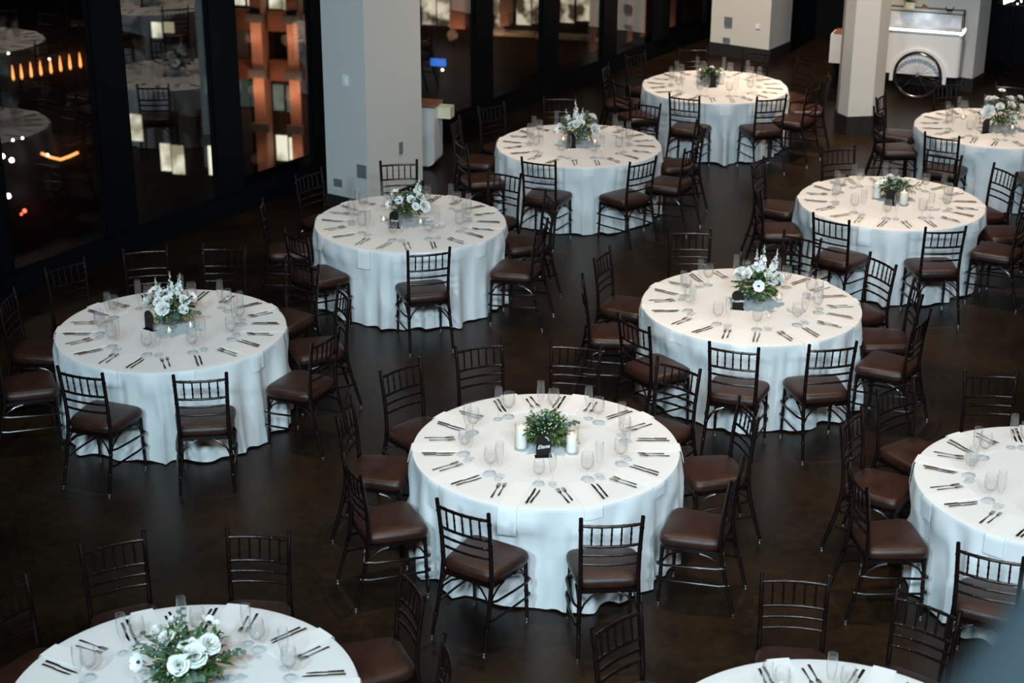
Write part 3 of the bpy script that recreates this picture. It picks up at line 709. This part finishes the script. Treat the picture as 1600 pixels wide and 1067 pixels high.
for T in PHASE:
    (cx, cy), L = TB[T]; rg = R_(sum(map(ord, T))*31)
    angs = [(PHASE[T]+36*k) % 360 for k in range(10)]; hn = hour_names(angs)
    for a in angs:
        th = RD(a + rg.uniform(-2, 2)); ux, uy = cos(th), sin(th); vx, vy = -sin(th), cos(th)      # outward, and the sitter's left is -v ... sitter faces inward
        def at(r, lat, z=ZT+.0006): return (cx + ux*r + vx*lat, cy + uy*r + vy*lat, z)             # lat > 0: to the sitter's right
        if not in_frame(at(.7, 0), 25): continue
        W2 = "at %s o'clock of the %s" % (hn[a], WHICH[T]); rot = th + pi/2          # tines point inward
        j = lambda s=1: rg.uniform(-.006, .006)*s
        napkin(T, th, rg.choice([.05,.08,.12,.17]) if T != 'T1' else {252:.19, 216:.17}.get(a, .07), .125, .56+rg.uniform(0,.04), 'folded white napkin draped ' + W2)
        sing('dinner_fork', FORK, 'fork', at(.735+j(), -.142+j()), rot+rg.uniform(-.05,.05), 'long outer fork ' + W2, 'long outer forks')
        sing('salad_fork', SFORK, 'fork', at(.715+j(), -.104+j(.5)), rot+rg.uniform(-.05,.05), 'short inner fork ' + W2, 'short inner forks')
        sing('dinner_knife', KNIFE, 'knife', at(.735+j(), .100+j(.4)), rot+rg.uniform(-.035,.035), 'long inner knife ' + W2, 'long inner knives')
        sing('butter_knife', SKNIFE, 'knife', at(.735+j(), .132+j(.4)), rot+rg.uniform(-.035,.035), 'short outer knife ' + W2, 'short outer knives')
        gl = at(.545+j(2), .102+j(.4)); gf = at(.53+j(2), .190+j(.4)); lg, lf = 'stemmed water goblet ' + W2, 'slender champagne flute ' + W2
        if firstg[0]:
            GOB.location = gl; FLU.location = gf; tag(GOB, lg, 'glass', 'water goblets'); tag(FLU, lf, 'glass', 'champagne flutes'); firstg[0] = False
        else:
            dup(GOB, gl, th, lg, 'water goblets', scale=1.12); dup(FLU, gf, th, lf, 'champagne flutes', scale=1.13)

# ---------------------------------------------------------------- centrepieces
def rose(mb, c, ax, R, rg):
    c = Vector(c); ax = Vector(ax).normalized(); u = ax.orthogonal().normalized(); v = ax.cross(u)
    for lay, (n, rr, h, open_) in enumerate([(3,.26,.60,.05),(4,.46,.60,.2),(5,.70,.52,.45),(6,.92,.40,.8)]):
        for k in range(n):
            a = 2*pi*(k+.5*lay+rg.uniform(-.1,.1))/n; vs = []; da = 2*pi/n*.62
            for i in range(4):
                t = i/3
                for jx in range(-2, 3):
                    aa = a + da*jx/2*.9*(1 if i else .5); w = 1-.25*(abs(jx)/2)**2*(t)
                    r = R*rr*(.25+.75*t**(.6))*(1.0+open_*.12*t*t)*(1+rg.uniform(-.07,.07)*t); z = R*(h*(t**.8)*w*1.15 - .18*lay*.5 + rg.uniform(-.06,.06)*t)
                    vs.append(c + u*(r*cos(aa)) + v*(r*sin(aa)) + ax*(z + (-.12*R*open_*t**3)))
            mb.add(vs, [(i*5+q, i*5+q+1, (i+1)*5+q+1, (i+1)*5+q) for i in range(3) for q in range(4)])
def anemone(mb, c, ax, R, rg):
    c = Vector(c); ax = Vector(ax).normalized(); u = ax.orthogonal().normalized(); v = ax.cross(u)
    for k in range(7):
        a = 2*pi*k/7+rg.uniform(-.1,.1); vs = []; dz = .05*(k % 2)
        for i in range(4):
            t = i/3
            for jx in range(-1, 2):
                w = .40*sin(pi*(.10+.66*t))*rg.uniform(.9,1.1); r = R*(.12+.88*t); lat = jx*w*R
                p = u*(r*cos(a)-lat*sin(a)) + v*(r*sin(a)+lat*cos(a))
                vs.append(c + p + ax*(R*(.45*t*t*.9 + dz - .12*abs(jx)*0)))
        mb.add(vs, [(i*3+q, i*3+q+1, (i+1)*3+q+1, (i+1)*3+q) for i in range(3) for q in range(2)])
def floret(mb, c, ax, R, rg):
    c = Vector(c); ax = Vector(ax).normalized(); u = ax.orthogonal().normalized(); v = ax.cross(u); a0 = rg.uniform(0, 6)
    for k in range(5):
        a = a0+2*pi*k/5; e = u*cos(a)+v*sin(a); s = u*(-sin(a))+v*cos(a)
        mb.add([c, c+e*R*.6+s*R*.42+ax*R*.2, c+e*R*1.0+ax*R*.45, c+e*R*.6-s*R*.42+ax*R*.2], [(0,1,2,3)])
SIGN_AT = {'T1': (-.02,-.15), 'T2': (-.17,-.03), 'T4': (-.09,-.14), 'T6': (-.18,-.25), 'T7': (-.03,-.11), 'T5': (-.04,-.06), 'T8': (-.13,-.11), 'T3': (-.14,-.19)}
def centre(T, kind, spec, dx=0, dy=0, R=.2, seed=1, label='', vase='bowl', cat='flower arrangement'):
    (cx, cy), L = TB[T]; rg = R_(seed)
    t = thing('flower_arrangement', label, cat, (cx+dx, cy+dy, ZT+.0006), 0, 'table centrepieces')
    if vase == 'bowl':
        prof = [(.002,.001),(.045,.001),(.046,.004),(.012,.010),(.010,.030),(.035,.042),(.062,.065),(.074,.10),(.072,.135),(.068,.135),(.070,.10),(.058,.067),(.030,.046),(.002,.040)]
        hz = .12
    else:
        prof = [(.002,.001),(.055,.001),(.060,.01),(.062,.06),(.058,.09),(.055,.09),(.058,.06),(.055,.014),(.002,.008)]; hz = .075
    part('vase', MB().lathe(prof, 20), M_['glass'], t, True)
    mb = MB()
    for k in range(26):
        a = rg.uniform(0,2*pi); q = rg.uniform(.005,.04)
        mb.tube([(q*.6*cos(a+2), q*.6*sin(a+2), .045 if vase == 'bowl' else .015), (q*cos(a), q*sin(a), hz*.7), (q*2*cos(a), q*2*sin(a), hz+.05)], .0035, 4)
    part('stems', mb, M_['stem'], t, True)
    sg = SIGN_AT.get(T, (9, 9)); sg = (sg[0]-dx, sg[1]-dy)
    def clear(*ps):            # foliage keeps off the table sign
        return all(p.z > .20 or hypot(p.x-sg[0], p.y-sg[1]) > .075 for p in ps)
    def dome(e0=-.15, e1=1.35):
        a = rg.uniform(0, 2*pi); e = rg.uniform(e0, e1); return Vector((cos(a)*cos(e), sin(a)*cos(e), sin(e)*.9)), a, e
    C0 = Vector((0,0,hz+.02))
    for nm, mt, cnt, Lf, Wf, rd in (('eucalyptus', 'euc', spec.get('euc', 70), .055, .052, True), ('leaves', 'leaf', spec.get('leaf', 170), .065, .022, False)):
        mb = MB()
        for k in range(cnt):
            d, a, e = dome(-.55, 1.3); rr = R*rg.uniform(.35,.98)
            if e < 0: rr *= .8
            p = C0 + Vector((d.x*rr, d.y*rr, d.z*rr*.8))
            dd = (d + Vector((rg.uniform(-.6,.6), rg.uniform(-.6,.6), rg.uniform(-.4,.5)))).normalized()
            s = rg.uniform(.6,1.25)
            if not clear(p, p+dd*Lf*s, p+dd*Lf*s*.5): continue
            leaf_patch(mb, p, dd, (rg.uniform(-.3,.3), rg.uniform(-.3,.3), 1), Lf*s, Wf*s, 3, rg.uniform(0,.5), rd)
        for k in range(7 if nm == 'leaves' else 5):          # longer sprays
            d, a, e = dome(.0, .9); base = C0 + d*R*.4; tip = C0 + d*R*rg.uniform(1.2,1.5)
            if not clear(base, (base+tip)/2, tip, base.lerp(tip,.75)): continue
            mb.tube([base, (base+tip)/2+Vector((0,0,.01)), tip], .0018, 4)
            for q in range(9):
                c = base.lerp(tip, .2+.8*q/8); sd = Vector((-d.y, d.x, .2))*(1 if q % 2 else -1)
                leaf_patch(mb, c, (d*.6+sd), (0,0,1), Lf*.62, Wf*.7, 3, .2, rd)
        mb.v = [(a, b, max(c, .014)) for a, b, c in mb.v]
        part(nm, mb, M_[mt], t, True)
    mb = MB()
    for k in range(spec.get('buds', 40)):
        d, a, e = dome(.1, 1.3); p = C0 + d*R*rg.uniform(.8,1.2); s = rg.uniform(.004,.008); mb.lathe([(.0005,-s),(s,0),(.0005,s*1.3)], 5, tuple(p))
    part('filler_buds', mb, M_['bud'], t, True)
    for (kd, az, el, q, sz) in spec['fl']:
        az = RD(az); el = RD(el); d = Vector((cos(az)*cos(el), sin(az)*cos(el), sin(el)))
        p = C0 + Vector((d.x, d.y, d.z*.95))*R*q; ax = (d + Vector((0,-.35,.35))).normalized(); mb = MB()
        if kd == 'r': rose(mb, p, ax, sz, rg); part('rose', mb, M_['petal'], t, True)
        elif kd == 'a':
            anemone(mb, p, ax, sz, rg); o = part('anemone', mb, M_['petal'], t, True)
            c = p + ax*sz*.06; part('flower_centre', MB().lathe([(.001,-.006),(sz*.27,0),(sz*.19,sz*.17),(.001,sz*.23)], 8, tuple(c)), M_['center'], o, True)
        elif kd == 's':          # tall spike of small florets
            n = int(sz*120); tip = p + (d*.45+Vector((0,0,1))).normalized()*sz
            for i in range(n):
                tt = i/n; c = p.lerp(tip, tt); a = i*2.4; o = Vector((cos(a), sin(a), .25)); rr = (.026+rg.uniform(-.006,.008))*(1-tt)**.8+.003
                if tt > .45 and rg.random() < .3: continue
                floret(mb, c+o*rr*.75, o+Vector((rg.uniform(-.5,.5),rg.uniform(-.5,.5),rg.uniform(-.2,.4))), (.030 if tt < .6 else .018)*(1-tt*.6), rg)
            o = part('flower_spike', mb, M_['petal'], t, True)
            m2 = MB().tube([C0*.9, p, tip, tip+Vector((.004,.002,.03))], .0022, 4)
            for i in range(6): 
                s = .006-.0007*i; c = tip+Vector((.003*(-1)**i,.002,.006*i-.01)); m2.lathe([(.0005,-s),(s,0),(.0005,s)], 5, tuple(c))
            part('spike_stem', m2, M_['bud'], o, True)
    return t
centre('T2', 'w', dict(fl=[('s',95,70,.7,.17),('s',40,60,.8,.15),('s',150,45,.9,.12),('r',255,28,.9,.062),('r',265,55,.85,.05),('a',165,48,1.15,.05),('r',180,25,1.1,.055),('r',340,42,.95,.05),('r',320,20,.9,.042),('a',10,35,1.1,.045),('r',120,50,.9,.045),('r',225,45,.9,.045)]),
    0, .03, .185, 2, 'tall white bouquet with flower spikes in a footed glass bowl on the window-side table')
centre('T8', 'w', dict(leaf=230, fl=[('s',110,72,.8,.16),('s',60,68,.9,.18),('s',15,50,1.0,.17),('r',170,35,1.1,.072),('r',200,48,1.0,.055),('r',330,42,.8,.070),('r',350,30,1.1,.060),('r',110,60,.9,.062),('a',262,22,1.0,.050),('r',150,60,.9,.055)]),
    .06, .05, .18, 3, 'full white bouquet in a glass bowl behind the white-lettered arch sign')
centre('T3', 'w', dict(leaf=230, fl=[('a',235,38,.95,.046),('a',175,50,1.1,.048),('r',290,48,.9,.045),('r',345,45,1.0,.050),('s',30,52,.9,.15),('r',330,12,1.15,.062),('a',200,15,1.1,.045),('r',300,18,1.0,.040)]),
    -.02, .02, .17, 4, 'bouquet of dark-centred white anemones on the table before the thick pillar')
centre('T4', 'w', dict(fl=[('s',120,66,.8,.19),('s',60,60,.7,.12),('s',150,40,1.0,.10),('r',335,12,1.1,.075),('r',20,45,1.25,.055),('r',250,52,.8,.055),('r',280,58,.8,.05),('a',195,12,1.2,.062),('r',215,40,.8,.045)]),
    .0, .04, .185, 5, 'loose white bouquet with one tall spike on the table past the thick pillar')
centre('T6', 'w', dict(leaf=220, fl=[('r',215,25,1.0,.085),('r',300,10,.9,.055),('r',345,22,1.2,.085),('a',90,85,1.35,.045),('r',40,48,1.15,.06),('r',120,60,1.0,.055),('r',170,58,1.15,.045),('r',250,52,.9,.05),('r',10,45,1.4,.045),('r',330,55,.9,.055)]),
    .02, -.06, .23, 6, 'wide white bouquet on the table below the white cart')
centre('T1', 'g', dict(euc=110, leaf=380, buds=120, fl=[('r',15,40,1.05,.040)]), .01, .035, .150, 7, 'low green foliage arrangement between the two pillar candles on the centre table', 'low')
centre('T7', 'g', dict(euc=30, leaf=190, buds=30, fl=[('r',110,55,1.05,.045),('r',60,40,1.0,.045),('a',190,40,1.0,.04),('r',30,25,1.2,.04)]), .04, .10, .14, 8, 'small green and white posy between pillar candles on the table below the slim pillar', 'low')
centre('T5', 'g', dict(euc=30, leaf=200, buds=20, fl=[('r',20,25,1.4,.04),('r',60,60,1.0,.035)]), -.06, .12, .13, 9, 'dark green posy beside candles on the rearmost table', 'low')
centre('T10', 'w', dict(euc=80, leaf=260, buds=90, fl=[('r',300,40,.9,.066),('r',325,60,.6,.060),('r',270,30,1.0,.058),('r',340,45,.95,.06),('r',285,62,.5,.06),('a',215,20,1.25,.050),('a',50,45,1.05,.055),('r',150,38,1.0,.062),('r',175,55,.8,.055),('r',120,40,1.1,.045)]),
    .01, .10, .22, 10, 'large bouquet of open white roses on the cropped corner table', 'bowl')

def sign(T, x, y, word, label, size=.038, arc=None, rz=.12):
    (cx, cy), L = TB[T]; w, h = .05, .115; t = thing('table_sign', label, 'sign', (cx+x, cy+y, ZT+.0006), rz, 'black arch table signs')
    pts = [(-w,.004),(w,.004)] + [(w*cos(pi*k/14), h+w*sin(pi*k/14)) for k in range(15)]
    n = len(pts); m_ = MB().add([(a,-.0015,b) for a, b in pts]+[(a,.0015,b) for a, b in pts], [tuple(range(n)), tuple(range(2*n-1,n-1,-1))]+[((i+1)%n,i,n+i,n+(i+1)%n) for i in range(n)])
    pn = part('panel', m_, M_['black'], t)
    part('foot', MB().box(-.058,.058,-.022,.022,0,.004), M_['black'], t)
    def text(s, x, z, sz, rot=0, shear=0, bold=0):
        c = bpy.data.curves.new('lettering', 'FONT'); c.body = s; c.size = sz; c.align_x = 'CENTER'; c.shear = shear; c.extrude = .0003; c.offset = bold
        o = bpy.data.objects.new('lettering', c); COL.objects.link(o); o.data.materials.append(M_['ink'])
        bpy.context.view_layer.update(); me = bpy.data.meshes.new_from_object(o.evaluated_get(bpy.context.evaluated_depsgraph_get()))
        bpy.data.objects.remove(o); bpy.data.curves.remove(c)
        me.materials.clear(); me.materials.append(M_['ink'])
        q = bpy.data.objects.new('lettering', me); COL.objects.link(q); q.parent = pn; q.location = (x, -.0022, z)
        q.rotation_euler = (pi/2, 0, 0)
        if rot: q.rotation_euler = (Matrix.Rotation(-rot, 4, 'Y') @ Matrix.Rotation(pi/2, 4, 'X')).to_euler()
    if word: text(word, 0, .062, size, .12, .45, .0004)
    if arc:
        for i, ch in enumerate(arc):
            a = pi*.5 - .35 - .22*i; text(ch, .034*cos(a), h-.006+.034*sin(a), .014, a-pi/2, 0, .0003)
sign('T1', -.02, -.15, 'Elena', 'black arch sign reading Elena before the green centrepiece', .040, 'TABLE', .1)
sign('T8', -.13, -.11, 'Trestles', 'black arch sign with white script beside the full bouquet', .033, None, -.22)
sign('T3', -.14, -.19, 'Torrey', 'black arch sign with faint script on the table before the thick pillar', .027, None, -.2)
sign('T2', -.17, -.03, None, 'glossy black arch sign turned sideways on the window-side table', .03, None, -.6)
sign('T4', -.09, -.14, None, 'black arch sign half hidden by a goblet on the table past the thick pillar', .03, None, .3)
sign('T6', -.18, -.25, None, 'black arch sign under the wide bouquet below the white cart', .03, None, .5)
sign('T7', -.03, -.11, None, 'black arch sign between the candles below the slim pillar', .03, None, -.3)
sign('T5', -.04, -.06, None, 'black arch sign among the candles on the rearmost table', .03, None, .2)

def pillar_candle(T, x, y, h, label):
    (cx, cy), L = TB[T]; t = thing('pillar_candle', label, 'candle', (cx+x, cy+y, ZT+.0006), 0, 'pillar candles in glass cylinders')
    part('glass_cylinder', MB().lathe([(.002,.001),(.044,.001),(.0455,.006),(.0455,.185),(.043,.185),(.043,.008),(.002,.006)], 20), M_['glass'], t, True)
    part('wax_pillar', MB().lathe([(.002,.0085),(.037,.0085),(.037,.008+h),(.033,.012+h),(.012,.008+h),(.002,.007+h)], 20, closed=True), M_['wax'], t, True)
    part('flame', MB().lathe([(.0008,0),(.004,.006),(.0035,.012),(.0005,.022)], 8, (0,0,.014+h)), M_['flame'], t, True)
pillar_candle('T1', -.17, -.02, .145, 'taller white pillar candle in a glass cylinder beside the green centrepiece on the centre table')
pillar_candle('T1', .175, -.075, .115, 'burned-down white pillar candle in a glass cylinder beside the Elena sign')
pillar_candle('T7', .10, -.10, .12, 'short pillar candle in a glass cylinder before the posy below the slim pillar')
pillar_candle('T7', -.12, .12, .15, 'taller pillar candle in a glass cylinder behind the posy below the slim pillar')
pillar_candle('T5', .09, .13, .12, 'glowing pillar candle before the posy on the rearmost table')
pillar_candle('T5', -.17, .23, .14, 'pale pillar candle behind the posy on the rearmost table')
def tealight(T, x, y, label):
    (cx, cy), L = TB[T]; t = thing('tealight_holder', label, 'candle', (cx+x, cy+y, ZT+.0006), 0, 'tealights in small glass cups')
    part('glass_cup', MB().lathe([(.002,.001),(.024,.001),(.030,.012),(.031,.060),(.029,.060),(.028,.014),(.022,.005),(.002,.005)], 16), M_['glass'], t, True)
    part('wax', MB().lathe([(.002,.0055),(.021,.0055),(.021,.022),(.002,.022)], 12, closed=True), M_['wax'], t, True)
    part('flame', MB().lathe([(.0008,0),(.0045,.006),(.004,.013),(.0005,.024)], 8, (0,0,.024)), M_['flame'], t, True)
tealight('T2', .0, -.10, 'small lit tealight cup before the tall bouquet on the window-side table')
tealight('T2', .15, .02, 'small tealight cup under the drooping leaves of the tall window-side bouquet')
tealight('T3', .10, -.07, 'lit tealight cup on the warm side of the anemone bouquet')
tealight('T3', -.26, .0, 'lit tealight cup behind a goblet near the anemone bouquet sign')
tealight('T8', .25, .12, 'tealight cup tucked under the full bouquet by the arch sign')
tealight('T4', -.17, .14, 'lit tealight cup on the window side of the bouquet past the thick pillar')
tealight('T4', .18, .03, 'lit tealight cup on the aisle side of the bouquet past the thick pillar')
tealight('T6', .17, -.10, 'lit tealight cup beside the wide bouquet below the white cart')
tealight('T6', -.28, .38, 'lit tealight cup alone toward the back of the table below the white cart')
def saucer(T, x, y, label):
    (cx, cy), L = TB[T]; t = thing('bread_plate', label, 'plate', (cx+x, cy+y, ZT+.0006), 0, 'small white bread plates')
    part('dish', MB().lathe([(.002,.002),(.045,.001),(.075,.010),(.080,.013),(.078,.015),(.045,.005),(.002,.005)], 28), M_['plate'], t, True)
    part('butter_pat', MB().lathe([(.002,.006),(.020,.006),(.019,.020),(.002,.024)], 12, (-.015,.01,0), True), M_['butter'], t, True)
saucer('T8', .36, -.13, 'small white plate with butter on the table with the arch sign')
saucer('T3', .27, -.13, 'small white plate with butter on the table before the thick pillar')
saucer('T7', .36, -.22, 'small white plate with butter on the table below the slim pillar')
